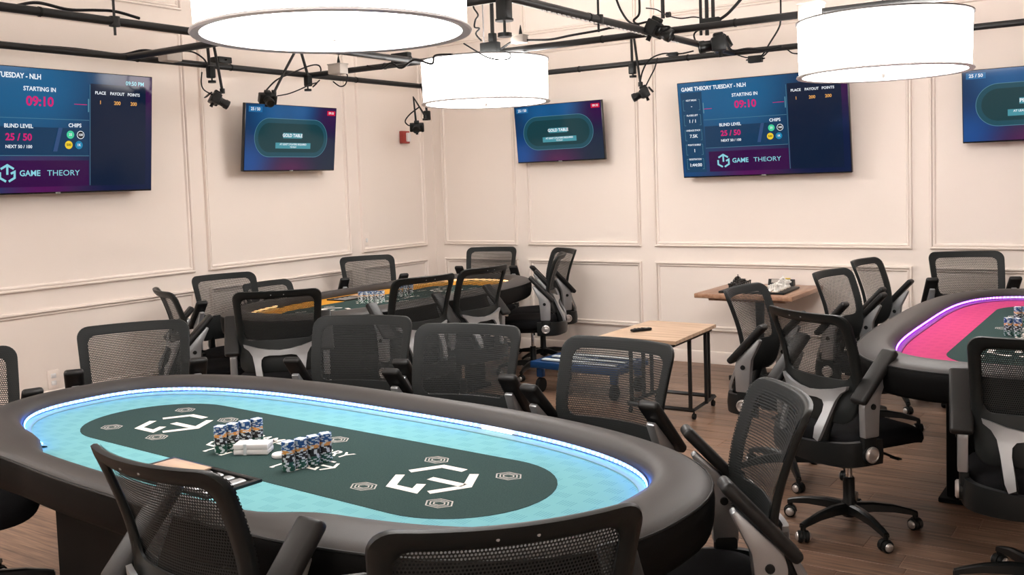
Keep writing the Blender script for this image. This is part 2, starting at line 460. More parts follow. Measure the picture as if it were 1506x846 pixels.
def poker_table(label, loc, rz, s, fm, ledm, leddm, race, whiteseg=None, e=2.75, da=0, bb=.498):
    t = thing('poker_table', label, 'table', (loc[0],loc[1],0), rz, 'oval poker tables')
    ex = s-.73
    def ring(off, n=150): return [(x+math.copysign(ex, x)*min(1, abs(x)/.3), y, nx, ny) for x,y,nx,ny in oval_ring(off, n, 1.245+da, bb, e)]
    def sweep(prof, nm, m):
        b = new(); rows = []
        for (x,y,nx,ny) in ring(0):
            k = dealer(x, ny); row = []
            for o, z in prof:
                oo = o + k*(.055 - .09*max(0,o)/.165); zz = z - k*.015*(1 if z > .76 else 0)
                row.append(b.verts.new((x+nx*oo, y+ny*oo, zz)))
            rows.append(row)
        for i in range(len(rows)):
            A, B = rows[i], rows[(i+1)%len(rows)]
            for j in range(len(prof)-1): b.faces.new((A[j],B[j],B[j+1],A[j+1]))
        return obj(nm, b, m, t, smooth=60)
    rail = sweep(RAILP, 'padded_rail', railm)
    side = sweep(SIDEP, 'rail_side', skirtm)
    # piping where the rail top meets its side
    pts = [(x+nx*(.163-.032*dealer(x,ny)), y+ny*(.163-.032*dealer(x,ny)), .795-.015*dealer(x,ny)) for x,y,nx,ny in ring(0)]; pts.append(pts[0])
    b = new(); tube(b, pts, .004, 6, caps=False); obj('piping', b, blackp, rail)
    # under side and playing surface
    b = new(); vs = [b.verts.new((x+nx*.02, y+ny*.02, .672)) for x,y,nx,ny in ring(0)]; b.faces.new(vs[::-1]); obj('underside', b, skirtm, t, 0)
    pts = [(x+nx*(.012+.06*dealer(x,ny)), y+ny*(.012+.06*dealer(x,ny))) for x,y,nx,ny in ring(0)]
    b = new(); prism(b, pts, .02, T(0,0,FZ-.02)); fo = obj('felt', b, fm, t, 0)
    b = new(); prism(b, [(x,y) for x,y,_,_ in stadium(s, RDARK)], .0012, T(0,0,FZ)); oval = obj('centre_oval', b, ovalm, t, 0)
    zt = FZ+.0020
    for sx in (-1, 1):
        b = new(); logo_strokes(b, sx*.635, 0, .125, -PI/2); obj('logo_print', b, printw, oval, 0, T(0,0,zt))
        b = new(); logo_strokes(b, sx*.25, -.075, .048, -PI/2); obj('logo_print', b, printw, oval, 0, T(0,0,zt))
        for dx, dy in ((-.145,.150),(.145,.135),(.135,-.150),(-.145,-.155)):
            b = new(); hexmark(b, sx*.655+dx, dy, .034); obj('hexagon_print', b, printg, oval, 0, T(0,0,zt))
    b = new(); hexmark(b, .06, .155, .034); obj('hexagon_print', b, printg, oval, 0, T(0,0,zt))
    me = text_mesh('GAME THEORY', .072, 'CENTER', .012); me.materials.append(printw); link('word_print', me, oval, T(0,.035,zt))
    for sx in (-1, 1):      # card box corners in front of the dealer
        for q in (-1, 1):
            b = new(); stroke(b, [(sx*.17+q*.035, -.17),(sx*.17+q*.045, -.17),(sx*.17+q*.045, -.13)], .010); obj('card_box_print', b, printw, oval, 0, T(0,0,zt))
    # light strip under the lip of the rail, with its diodes
    st = ring(-.001, 260)
    def strip(nm, z0, z1, off, m, test=None):
        b = new(); rows = []
        for x,y,nx,ny in st:
            if dealer(x,ny) > .02: rows.append(None); continue
            if test and not test(x,y): rows.append(None); continue
            rows.append((b.verts.new((x-nx*off, y-ny*off, z0)), b.verts.new((x-nx*off, y-ny*off, z1))))
        for i in range(len(rows)):
            A, B = rows[i], rows[(i+1)%len(rows)]
            if A and B: b.faces.new((A[0],B[0],B[1],A[1]))
        return obj(nm, b, m, t, 0)
    b = new(); rows = []
    for x,y,nx,ny in st:
        if dealer(x,ny) > .02: rows.append(None); continue
        rows.append([b.verts.new((x-nx*o, y-ny*o, z)) for o, z in ((.001,.7705),(.006,.7700),(.026,.7660),(.029,.7640),(.029,.7602))])
    for i in range(len(rows)):
        A, B = rows[i], rows[(i+1)%len(rows)]
        if A and B:
            for j in range(4): b.faces.new((A[j],B[j],B[j+1],A[j+1]))
    obj('raceway', b, race, t, 40)
    ls = strip('led_strip', .7740, .7870, .005, ledm)
    b = new(); st2 = ring(-.008, 270)
    for x,y,nx,ny in st2:
        if dealer(x,ny) > .02: continue
        if whiteseg and ny > .9 and whiteseg[0] < x < whiteseg[1]: continue
        box(b, (0,0,0), (.0080,.003,.0070), T(x,y,.781) @ RZ(math.atan2(ny,nx)-PI/2))
    d = obj('led_diodes', b, leddm, ls, 0); d['kind'] = 'stuff'
    if whiteseg: strip('white_led_segment', .7735, .7865, .010, led_w, lambda x,y: y > 0 and whiteseg[0] <= x <= whiteseg[1])
    return t, None
bt, _ = poker_table('large oval poker table with light blue felt and blue light strip', (3.785,-5.60), R(-3.9), .73, felt_b, led_b, led_bd, raceway, (.40,.58), 2.75, .018)
gt, _ = poker_table('oval poker table with gold felt near the room corner', (1.38,-2.29), R(-90), .73, felt_g, led_g, led_gd, raceway_g)
pt, _ = poker_table('oval poker table with pink felt and violet light strip', (5.60,-2.28), R(90), .76, felt_p, led_p, led_pd, raceway_p, None, 3.5, 0, .520)
def tray(t, bl=1.86):
    b = new()
    for sy in (-1,1): box(b, (0,sy*.085,.004), (.44,.018,.010), bev=.002)
    for q in (-1,1): box(b, (q*.211,0,.004), (.018,.16,.010), bev=.002)
    box(b, (0,0,.001), (.42,.16,.002))
    tr = obj('dealer_tray', b, blacks, t, M=T(0,-.372,FZ))
    for k in range(7):
        b = new(); prism(b, [(.018*math.cos(PI*i/8), -.018*math.sin(PI*i/8)*.0+.004*math.sin(PI*i/8)) for i in range(9)], .14, T(-.16+k*.053,.07,.002) @ RX(PI/2)); obj('tray_rib', b, silver if k > 2 else blacks, tr)
    b = new(); box(b, (-.09,.01,.012), (.19,.13,.006), bev=.002); obj('tray_lid', b, woodl, tr)
    # closed black base under the middle
    b = new(); box(b, (0,0,.345), (bl,.64,.646), bev=.012); bs = obj('base_cabinet', b, skirtm, t)
    b = new(); box(b, (0,0,.014), (bl+.06,.70,.024), bev=.006); obj('plinth', b, skirtm, bs)
for t, bl in ((bt,1.86),(gt,1.4),(pt,1.1)): tray(t, bl)

# ------------------------------------------------------------------ office chair
HW = .250
def interp(tab, v):
    for (a, ya), (b_, yb) in zip(tab, tab[1:]):
        if v <= b_:
            t = (v-a)/(b_-a); return ya+(yb-ya)*t
    return tab[-1][1]
BK = [(0,-.228),(.1,-.205),(.2,-.190),(.3,-.184),(.4,-.186),(.5,-.194),(.6,-.206),(.7,-.222),(.8,-.240),(.9,-.260),(1,-.282),(1.1,-.305)]
def yb(x, z): return interp(BK, max(0,(z-.50)/.485)) + .058*(x/HW)**2
def wid(z): v = max(0, min(1, (z-.50)/.485)); return .86+.14*v**.8
def outline(hw, z0, z1, r, k=6, ne=10, nv=10):
    pts = []
    def arc(cx, cz, a0):
        for i in range(k): a = R(a0+90*i/k); pts.append((cx+r*math.cos(a), cz+r*math.sin(a)))
    def seg(p, q, n):
        for i in range(n): pts.append((p[0]+(q[0]-p[0])*i/n, p[1]+(q[1]-p[1])*i/n))
    arc(hw-r, z1-r, 0); seg((hw-r,z1), (-hw+r,z1), ne); arc(-hw+r, z1-r, 90); seg((-hw,z1-r), (-hw,z0+r), nv)
    arc(-hw+r, z0+r, 180); seg((-hw+r,z0), (hw-r,z0), ne); arc(hw-r, z0+r, 270); seg((hw,z0+r), (hw,z1-r), nv)
    return [(x*wid(z), z) for x, z in pts]
CH = {}
def build_chair_meshes():
    O = outline(HW, .515, .985, .050); I = outline(HW-.044, .695, .941, .036)
    SEC = [(0,-.008),(.03,.000),(.15,.003),(.8,.003),(1,-.001),(1,-.008),(.85,-.016),(.4,-.021),(.06,-.018)]
    b = new(); rows = []
    for (ox,oz),(ix,iz) in zip(O, I):
        row = []
        for t, dy in SEC:
            x = ox+(ix-ox)*t; z = oz+(iz-oz)*t; row.append(b.verts.new((x, yb(x,z)+dy, z)))
        rows.append(row)
    n = len(SEC)
    for i in range(len(rows)):
        A, B = rows[i], rows[(i+1)%len(rows)]
        for j in range(n): b.faces.new((A[j],A[(j+1)%n],B[(j+1)%n],B[j]))
    CH['back_frame'] = fin(b, 'back_frame', framem, 50)
    # woven cover: stretched over the whole front, edge to edge
    Q = outline(HW-.004, .519, .981, .047); b = new(); rows = []; nx_ = 14
    uvl = b.loops.layers.uv.new('UVMap'); m_ = len(Q); cz = .75
    rings = [[b.verts.new((x*f, yb(x*f, cz+(z-cz)*f)+.0055, cz+(z-cz)*f)) for x,z in Q] for f in (1,.85,.7,.55,.4,.25,.1)]
    c = b.verts.new((0, yb(0,cz)+.0055, cz))
    for A, B in zip(rings, rings[1:]):
        for i in range(m_): b.faces.new((A[i],A[(i+1)%m_],B[(i+1)%m_],B[i]))
    for i in range(m_): b.faces.new((rings[-1][i], rings[-1][(i+1)%m_], c))
    for f in b.faces:
        for l in f.loops: l[uvl].uv = (l.vert.co.x, l.vert.co.z)
    CH['back_mesh'] = fin(b, 'back_mesh', meshm, 80)
    # two rivets on the back of the top border
    b = new(); cyl(b, .004, .003, .004, T(0, yb(.035,.962)-.017, .962) @ RX(PI/2), 8); CH['rivet'] = fin(b, 'rivet', silver)
    # silver arch behind the lower back
    half = [(0,.640),(.06,.645),(.12,.656),(.175,.672),(.200,.678),(.196,.662),(.170,.642),(.152,.612),(.142,.560),(.130,.470),(.118,.440),(.094,.452),(.098,.500),(.106,.560),(.104,.590),(.090,.608),(.060,.614),(0,.612)]
    b = new()
    poly = [(x,z) for x,z in half] + [(-x,z) for x,z in half[::-1][1:-1]]
    fr = [b.verts.new((x, yb(x,z)-.030-.02*max(0,(.62-z)/.2), z)) for x,z in poly]; bk = [b.verts.new((x, v.co.y-.016, z)) for (x,z), v in zip(poly, fr)]
    npl = len(poly)
    # simple fan-safe triangulation through bmesh
    for lay in (fr, bk):
        es = [b.edges.new((lay[i], lay[(i+1)%npl])) for i in range(npl)]
        bmesh.ops.triangle_fill(b, edges=es, use_beauty=True)
    for i in range(npl): b.faces.new((fr[i], fr[(i+1)%npl], bk[(i+1)%npl], bk[i]))
    CH['back_bracket'] = fin(b, 'back_bracket', silver, 30)
    # black yoke that carries back and arms, round behind the seat
    b = new()
    path = spline([(-.247,-.06,.395),(-.247,-.14,.395),(-.215,-.215,.392),(-.12,-.262,.388),(0,-.272,.385),(.12,-.262,.388),(.215,-.215,.392),(.247,-.14,.395),(.247,-.06,.395)], 5)
    rows = []
    for i, p in enumerate(path):
        q = path[min(i+1,len(path)-1)]-path[max(i-1,0)]; nrm = Vector((q.y,-q.x,0)).normalized()
        hh = .045+.012*abs(p.x)/.26
        rows.append([b.verts.new(p+nrm*o+Vector((0,0,z))) for o,z in ((.016,-hh*.8),(.020,0),(.014,hh),(-.008,hh*1.02),(-.014,0),(-.010,-hh))])
    for A, B in zip(rows, rows[1:]):
        for j in range(6): b.faces.new((A[j],A[(j+1)%6],B[(j+1)%6],B[j]))
    b.faces.new(rows[0]); b.faces.new(rows[-1][::-1])
    for q in (-1,1):        # risers up to the arch
        tube(b, spline([(q*.10,-.245,.40),(q*.112,-.232,.47),(q*.124,-.205,.56),(q*.140,-.190,.63)], 4), [.026,.026,.025,.024,.023,.022,.022,.021,.020,.019,.018,.016,.014], 8)
    box(b, (0,-.14,.375), (.17,.26,.03), bev=.008)
    CH['yoke'] = fin(b, 'yoke', blackp, 45)
    # seat
    b = new(); nse = 40
    def se(a, hx, hy, e=3.6):
        c_, s_ = math.cos(a), math.sin(a); return (hx*math.copysign(abs(c_)**(2/e), c_), hy*math.copysign(abs(s_)**(2/e), s_))
    lay = [(.80,.395,0),(.97,.402,0),(1.0,.425,0),(.985,.448,0),(.93,.462,0),(.80,.470,0),(.5,.468,0),(.2,.464,0)]
    rings = []
    for f, z, _ in lay:
        ring = []
        for k in range(nse):
            x, y = se(2*PI*k/nse, .245*f, .245*f)
            yy = y+.035; dz = -.045*max(0,(yy-.12)/.16)**2 if yy > .12 else 0
            ring.append(b.verts.new((x, yy, z+dz)))
        rings.append(ring)
    for A, B in zip(rings, rings[1:]):
        for k in range(nse): b.faces.new((A[k],A[(k+1)%nse],B[(k+1)%nse],B[k]))
    b.faces.new(rings[0][::-1]); b.faces.new(rings[-1])
    CH['seat'] = fin(b, 'seat', seatm, 60)
    # mechanism and lift
    b = new(); box(b, (0,0,.365), (.16,.24,.05), bev=.01); tube(b, [(.07,.03,.362),(.20,.03,.358),(.235,.03,.355)], .006, 8); box(b, (.245,.03,.354), (.05,.022,.008), bev=.003)
    tube(b, [(-.07,-.02,.362),(-.19,-.03,.345)], .007, 8)
    CH['tilt_mechanism'] = fin(b, 'tilt_mechanism', blackp)
    b = new(); cyl(b, .0145, .0145, .14, T(0,0,.215), 14); CH['gas_lift'] = fin(b, 'gas_lift', chrome)
    b = new(); lathe(b, [(0,.062),(.030,.062),(.034,.075),(.034,.125),(.026,.135),(.025,.235),(.020,.240),(0,.240)], 16); CH['hub'] = fin(b, 'hub', blackp)
    # one star leg along +x
    b = new(); rows = []
    for x, hz, hw, z in ((.020,.022,.024,.102),(.10,.020,.022,.106),(.19,.016,.018,.098),(.265,.012,.015,.082),(.292,.010,.014,.074)):
        rows.append([b.verts.new((x,-hw,z-hz)), b.verts.new((x,-hw*.85,z+hz*.6)), b.verts.new((x,-hw*.4,z+hz)), b.verts.new((x,hw*.4,z+hz)), b.verts.new((x,hw*.85,z+hz*.6)), b.verts.new((x,hw,z-hz))])
    for A, B in zip(rows, rows[1:]):
        for j in range(6): b.faces.new((A[j],A[(j+1)%6],B[(j+1)%6],B[j]))
    b.faces.new(rows[0]); b.faces.new(rows[-1][::-1]); cyl(b, .012, .012, .024, T(.284,0,.052), 10)
    CH['leg'] = fin(b, 'leg', blacks, 35)
    # caster: twin wheels under a hood, origin on the floor below the stem
    b = new()
    for q in (-1,1): lathe(b, [(0,.0),(.020,.0),(.0265,.004),(.0265,.017),(.022,.021),(0,.021)], 18, T(0,q*.014-.0105,.0265) @ RX(-PI/2))
    prism(b, [(.030*math.cos(a), .030*math.sin(a)) for a in [PI*i/8 for i in range(9)]], .010, T(0,.005,.0265) @ RX(PI/2)); cyl(b, .009, .009, .022, T(0,0,.044), 8)
    CH['caster'] = fin(b, 'caster', blackp, 40)
    b = new(); lathe(b, [(.019,0),(.018,.004),(.011,.008),(0,.009)], 14, T(0,.0245,.0265) @ RX(-PI/2))
    CH['hub_cap'] = fin(b, 'hub_cap', capm, 60)
    # right arm (x>0): bracket with diagonal top, sleeve, cap, button, pad
    b = new()
    prof = [(-.168,.470),(-.092,.470),(-.088,.56),(-.080,.640),(-.030,.742),(-.044,.752),(-.160,.640),(-.172,.60)]
    prism(b, prof, .036, T(.242,0,0) @ Matrix(((0,0,1,0),(1,0,0,0),(0,1,0,0),(0,0,0,1))))
    bmesh.ops.bevel(b, geom=[e for e in b.edges], offset=.006, segments=2, profile=.5, affect='EDGES')
    CH['arm_bracket'] = fin(b, 'arm_bracket', silver, 35)
    b = new(); box(b, (.255,-.130,.440), (.034,.072,.10), bev=.012); cyl(b, .040, .040, .034, T(.239,-.130,.398) @ RY(PI/2), 20); CH['arm_sleeve'] = fin(b, 'arm_sleeve', blackp)
    b = new(); lathe(b, [(.034,0),(.034,.008),(.027,.013),(.024,.010),(.012,.010),(.008,.013),(0,.013)], 20, T(.273,-.130,.398) @ RY(PI/2)); CH['pivot_cap'] = fin(b, 'pivot_cap', capm, 40)
    b = new(); lathe(b, [(.013,0),(.012,.006),(0,.007)], 12, T(.277,-.125,.600) @ RY(PI/2)); lathe(b, [(.013,0),(.012,.006),(0,.007)], 12, T(.243,-.125,.600) @ RY(-PI/2)); CH['arm_button'] = fin(b, 'arm_button', blackp)
    b = new(); box(b, (0,0,0), (.082,.275,.034), T(.264,-.105,.722) @ RX(R(47)), bev=.014, seg=3); CH['arm_pad'] = fin(b, 'arm_pad', padm, 50)
build_chair_meshes()
MIR = Matrix.Scale(-1, 4, (1,0,0))
for k in ('arm_bracket','arm_sleeve','pivot_cap','arm_button','arm_pad'):
    me = CH[k].copy(); me.transform(MIR); me.flip_normals(); CH[k+'_l'] = me
CHAIRGROUP = 'black mesh office chairs around the poker tables'
def chair(label, x, y, face, zt=.985, base=0):
    t = thing('office_chair', label, 'chair', (x, y, 0), R(face)-PI/2, CHAIRGROUP)
    up_ = T(0,0,zt-.985)
    for k in ('seat','back_frame','back_bracket','yoke','tilt_mechanism'):
        o = link(k, CH[k], t, up_)
        if k == 'back_frame':
            link('back_mesh', CH['back_mesh'], o)
            for q in (-1,1): link('rivet', CH['rivet'], o, T(q*.035,0,0))
    for sfx in ('', '_l'):
        o = link('arm_bracket', CH['arm_bracket'+sfx], t, up_)
        for k in ('arm_sleeve','pivot_cap','arm_button','arm_pad'): link(k, CH[k+sfx], o)
    link('gas_lift', CH['gas_lift'], t, T(0,0,min(.02, zt-.985))); link('hub', CH['hub'], t)
    for k in range(5):
        A = RZ(R(base)+2*PI*k/5+.3); link('leg', CH['leg'], t, A)
        cs = link('caster', CH['caster'], t, A @ T(.284,0,0) @ RZ(R(37*k+base*3)))
        for q in (0, PI): link('hub_cap', CH['hub_cap'], cs, RZ(q))
    return t
chair('black mesh chair cut by the left edge beside the blue table', 2.25, -5.87, -20, .985, 10)
chair('black mesh chair at the far left curve of the blue table', 2.30, -5.11, -33, .995, 30)
chair('black mesh chair, leftmost of three in the far row of the blue table', 3.123, -4.647, -71.4, 1.0, 50)
chair('black mesh chair, middle of three in the far row of the blue table', 3.733, -4.70, -79, 1.0, 5)
chair('black mesh chair in front of the side table, rightmost in the blue table\'s far row', 4.429, -4.805, -96.8, 1.0, 20)
chair('mesh chair at the right end of the blue table, seen from its front', 5.075, -5.300, -146, 1.0, 15)
chair('nearest mesh chair, its back cut by the bottom edge of the picture', 5.047, -6.271, 137.6, 1.035, 25)
chair('mesh dealer chair in front of the blue table\'s chip tray', 4.315, -6.242, 87, 1.03, 40)
chair('mesh chair at the left end of the gold table, edge-on from behind', .94, -3.66, 64, .993, 12)
chair('mesh chair by the left wall near the left end of the gold table', .64, -3.11, -15, 1.0, 33)
chair('low dark dealer chair half hidden behind the gold table', .50, -2.51, 0, .885, 21)
chair('mesh chair with silver arch seen from behind before the gold table', 1.82, -3.82, 137, 1.04, 44)
chair('mesh chair by the left wall at the far side of the gold table', .55, -1.55, -30, 1.0, 8)
chair('mesh chair from behind, left of two at the gold table\'s near side', 2.07, -2.985, 167, 1.035, 17)
chair('mesh chair from behind, right of two at the gold table\'s near side', 2.07, -2.38, 175, 1.035, 29)
chair('mesh chair in front of the back wall at the gold table\'s far end', .906, -.44, -72, .991, 36)
chair('front one of two sideways mesh chairs at the gold table\'s right end', 1.80, -1.05, 208, 1.005, 3)
chair('rear one of two sideways mesh chairs at the gold table\'s right end', 1.56, -.51, 234, .995, 31)
chair('mesh chair beside the chess table with its arm sticking out left', 4.50, -2.77, -4, 1.0, 14)
chair('mesh chair with silver arch from behind, left of the pink table', 4.98, -3.41, 58, 1.01, 42)
chair('mesh chair, left of two beyond the pink table\'s left side', 4.627, -1.624, -10.8, .978, 24)
chair('mesh chair, right of two beyond the pink table\'s left side', 4.655, -.88, -7, .988, 11)
chair('mesh chair facing the camera at the far end of the pink table', 5.07, -.58, -67, 1.01, 39)
chair('mesh chair cut by the right edge before the pink table', 5.77, -3.79, 100, 1.01, 26)

# ------------------------------------------------------------------ televisions
def emis(name, col, s=1.0, rough=.25):
    return mat(name, (.003,.003,.004), .10, emit=col, es=s, spec=.22)
def screen_mat(name, w, h, blobs, base):
    """unlit panel with soft coloured clouds, glossy front"""
    m = mat(name, (.003,.003,.004), .10, spec=.22); tc = N(m, 'ShaderNodeTexCoord'); sp = N(m, 'ShaderNodeSeparateXYZ'); L(m, tc.outputs['Object'], sp.inputs[0])
    u = math_n(m, 'ADD', math_n(m, 'DIVIDE', sp.outputs[0], w), .5); v = math_n(m, 'SUBTRACT', .5, math_n(m, 'DIVIDE', sp.outputs[1], h))
    prev = None
    for cu, cv, su, sv, col in blobs:
        a = math_n(m, 'POWER', math_n(m, 'DIVIDE', math_n(m, 'SUBTRACT', u, cu), su), 2.0); b = math_n(m, 'POWER', math_n(m, 'DIVIDE', math_n(m, 'SUBTRACT', v, cv), sv), 2.0)
        g = math_n(m, 'EXPONENT', math_n(m, 'MULTIPLY', math_n(m, 'ADD', a, b), -1.0))
        mx = N(m, 'ShaderNodeMixRGB'); mx.inputs[2].default_value = (*col, 1); L(m, g, mx.inputs[0])
        if prev is None: mx.inputs[1].default_value = (*base, 1)
        else: L(m, prev, mx.inputs[1])
        prev = mx.outputs[0]
    L(m, prev, bsdf(m).inputs['Emission Color']); bsdf(m).inputs['Emission Strength'].default_value = 1
    return m
def EM(n, c): return MATS.get(n) or emis(n, c)
TW = EM('scr_white', (.85,.9,.95)); TC = EM('scr_cyan', (.25,.62,.72)); TPK = EM('scr_pink', (.62,.012,.16)); TOR = EM('scr_orange', (.85,.42,.10)); TLN = EM('scr_line', (.08,.22,.30))
TPAN = EM('scr_panel', (.004,.012,.035)); TPAN2 = EM('scr_panel_blue', (.006,.05,.11)); TSL = EM('scr_slash', (.03,.075,.19)); TGN = EM('scr_green', (.06,.6,.32)); TYL = EM('scr_yellow', (.85,.6,.03)); TBL = EM('scr_blue', (.01,.22,.42)); TBK = EM('scr_black', (.004,.005,.008)); TTEAL = EM('scr_teal', (.008,.045,.055)); TTEAL2 = EM('scr_teal_rim', (.012,.07,.10)); TBOX = EM('scr_box', (.06,.28,.34)); TRED = EM('scr_red', (.6,.01,.05)); TBOX2 = EM('scr_box_blue', (.02,.15,.35))
def tv(label, c, wall, w, h, tilt, kind, word=''):
    base = Matrix(((1,0,0,0),(0,0,-1,0),(0,1,0,0),(0,0,0,1))) if wall == 'b' else Matrix(((0,0,1,0),(1,0,0,0),(0,1,0,0),(0,0,0,1)))
    t = thing('television', label, 'television', c, 0, 'wall televisions'); Mx = T(*c) @ base @ RX(R(tilt))
    t.matrix_world = Mx
    b = new(); box(b, (0,0,-.018), (w,h,.034), bev=.004); bd = obj('housing', b, tvframe, t)
    # wall bracket
    depth = (-c[1] if wall == 'b' else c[0])
    b = new(); box(b, (0,0,-.05), (.30,.26,.03), bev=.004); box(b, (0,0,-.035-(depth-.035)/2), (.10,.12,depth-.045), RX(R(-tilt))); box(b, (0,0,-depth+.018), (.22,.24,.02), RX(R(-tilt))); obj('wall_bracket', b, blackp, t)
    b = new(); box(b, (0,-h/2+.004,.001), (.035,.010,.004)); obj('maker_badge', b, silver, t)
    W, H = w-.012, h-.016
    bg = screen_mat('screen_'+kind, W, H, [(.10,.15,.5,.5,(.008,.095,.23)),(.42,.12,.30,.45,(.008,.11,.26)),(.42,.95,.22,.26,(.085,.006,.085)),(.85,.6,.22,.7,(.004,.008,.045)),(.97,.12,.12,.25,(.04,.006,.06)),(.02,.95,.2,.25,(.006,.06,.18))] if kind == 'clock' else
                    [(.30,.1,.25,.35,(.008,.09,.25)),(.60,.05,.2,.3,(.008,.10,.28)),(.05,.9,.22,.4,(.008,.07,.26)),(.95,.15,.22,.35,(.035,.006,.055)),(.5,1.0,.25,.22,(.085,.014,.07)),(1.0,.9,.3,.4,(.010,.022,.045))], (.006,.018,.05))
    b = new(); box(b, (0,.003,0), (W,H,.003), M=T(0,0,.0005)); sc = obj('screen', b, bg, t, 0)
    lay = [0]
    def loc(u, v): lay[0] += 1; return T((u-.5)*W, (.5-v)*H+.003, .0026+.00004*lay[0])
    def rect(u0, v0, u1, v1, m, nm='screen_panel'):
        b = new(); hw, hh = (u1-u0)*W/2, (v1-v0)*H/2; b.faces.new([b.verts.new((x,y,0)) for x,y in ((-hw,-hh),(hw,-hh),(hw,hh),(-hw,hh))]); obj(nm, b, m, sc, 0, loc((u0+u1)/2,(v0+v1)/2))
    def txt(s_, u, v, cap, m, al='CENTER', bold=.02, sx=1):
        me = text_mesh(s_, cap*H/.70, al, bold); me.materials.append(m); link('screen_text', me, sc, loc(u, v) @ Matrix.Diagonal((sx,1,1,1)))
    def line(pts, wd, m, closed=False, nm='screen_line'):
        b = new(); stroke(b, [((u-.5)*W, (.5-v)*H) for u,v in pts], wd*H, closed); o = obj(nm, b, m, sc, 0, loc(.5,.5))
    if kind == 'clock':
        rect(.155,.47,.655,.70,EM('scr_mid',(.006,.040,.10))); rect(.665,.09,.965,.955,TPAN); rect(.17,.74,.655,.955,EM('scr_purple',(.035,.004,.055)))
        rect(.015,.10,.15,.955,EM('scr_navy',(.005,.05,.12)))
        txt('GAME THEORY TUESDAY - NLH', .022, .068, .040, TW, 'LEFT', .028, .88); txt('09:50 PM', .955, .068, .034, TC, 'RIGHT')
        txt('STARTING IN', .415, .165, .034, TW, sx=.95); txt('09:10', .415, .265, .074, TPK, bold=.03); txt('BLIND LEVEL', .315, .465, .031, TW, sx=.95); txt('25 / 50', .315, .555, .054, TPK, bold=.03); txt('NEXT 50 / 100', .315, .630, .025, TW); txt('CHIPS', .585, .448, .031, TW)
        for u, v, m, s_, tm in ((.562,.525,TGN,'25',TW),(.613,.525,TBK,'100',TW),(.553,.61,TYL,'500',TBK),(.604,.61,TBL,'1K',TW)):
            b = new(); cyl(b, .034*H, .034*H, .0003, None, 24); obj('screen_chip', b, TW if m is TBK else m, sc, 0, loc(u,v)); lay[0] += 8
            b = new(); cyl(b, .029*H, .029*H, .0003, None, 24); obj('screen_chip', b, m, sc, 0, loc(u,v)); lay[0] += 8
            txt(s_, u, v, .020, tm)
        b = new(); b.faces.new([b.verts.new(((u-.5)*W,(.5-v)*H,0)) for u,v in ((.475,.665),(.495,.665),(.522,.47),(.502,.47))]); obj('screen_slash', b, TSL, sc, 0, loc(.5,.5))
        b = new(); logo_strokes(b, 0, 0, .068*H, 0, .26); obj('screen_logo', b, TC, sc, 0, loc(.26,.845))
        txt('GAME', .315, .845, .046, TC, 'LEFT', .022, 1.0); txt('THEORY', .445, .845, .046, TC, 'LEFT', 0, 1.15)
        for u, s1, s2 in ((.715,'PLACE','1'),(.805,'PAYOUT','200'),(.895,'POINTS','200')): txt(s1, u, .165, .025, TW); txt(s2, u, .245, .030, TOR)
        for v, s1, s2 in ((.185,'NEXT BREAK','-'),(.345,'PLAYERS LEFT','1 / 1'),(.505,'AVERAGE STACK','7.5K'),(.66,'POINTS BUBBLE','1'),(.815,'REGISTRATION','1:44:00')):
            txt(s1, .083, v, .018, TW, sx=.8); txt(s2, .083, v+.062, .034, TW)
            for q in (-1,1): line([(.083+q*.043,v-.005),(.083+q*.053,v-.005),(.083+q*.053,v+.105),(.083+q*.043,v+.105)], .004, TLN)
        for u in (.158,.652): line([(u,.22),(u,.33)], .012, TLN)
        line([(.66,.1),(.66,.95)], .004, TLN); line([(.16,.285),(.21,.285)], .005, TPK); line([(.58,.27),(.645,.27)], .005, TPK)
        line([(.155,.40),(.655,.40)], .004, TLN); line([(.155,.70),(.655,.70)], .004, TLN)
    else:
        def stad(u0, v0, u1, v1, m, inset, nm):
            hh = (v1-v0)*H/2-inset*H; hw = (u1-u0)*W/2-inset*H; b = new(); b.faces.new([b.verts.new((x,y,0)) for x,y in rrect(hw,hh,hh*.995,14)]); obj(nm, b, m, sc, 0, loc((u0+u1)/2,(v0+v1)/2))
        stad(.09,.20,.90,.80,TLN,0,'screen_table_outline'); stad(.09,.20,.90,.80,TTEAL2,.008,'screen_table_rail'); stad(.09,.20,.90,.80,TTEAL,.075,'screen_table_felt')
        rect(.395,.42,.605,.505,TBOX); txt(word, .50, .462, .050, TW, bold=.03)
        rect(.315,.575,.705,.665,TBOX); txt('AT LEAST 2 PLAYERS REQUIRED', .51, .60, .028, TW); txt('TO PLAY', .51, .642, .024, TW)
        rect(.025,.035,.165,.12,TBOX2); txt('25 / 50', .095, .077, .045, TW); rect(.89,.045,.985,.12,TRED); txt('09:10', .9375, .082, .036, TW)
    return t
C1 = onx(223.5, 197.5, .17)
tv('large television with tournament clock, cut by the left edge', (.17, C1.y-.71, C1.z), 'l', 1.42, .80, 6, 'clock')
C2 = onx(430, 203.75, .20)
tv('small television reading GOLD TABLE on the left wall', tuple(C2), 'l', 1.0, .535, 7, 'table', 'GOLD TABLE')
C3 = ony(821, 195, -.16)
tv('small television reading GOLD TABLE on the back wall beside the corner', tuple(C3), 'b', .92, .525, 5, 'table', 'GOLD TABLE')
C4 = ony(1119, 185.75, -.17)
tv('large television with tournament clock on the back wall', tuple(C4), 'b', 1.385, .79, 7.5, 'clock')
C5 = ony(1415, 158, -.15)
tv('television with oval table graphic cut by the right edge', (C5.x+.46, -.15, C5.z), 'b', .92, .515, 5, 'table', 'PINK TABLE')

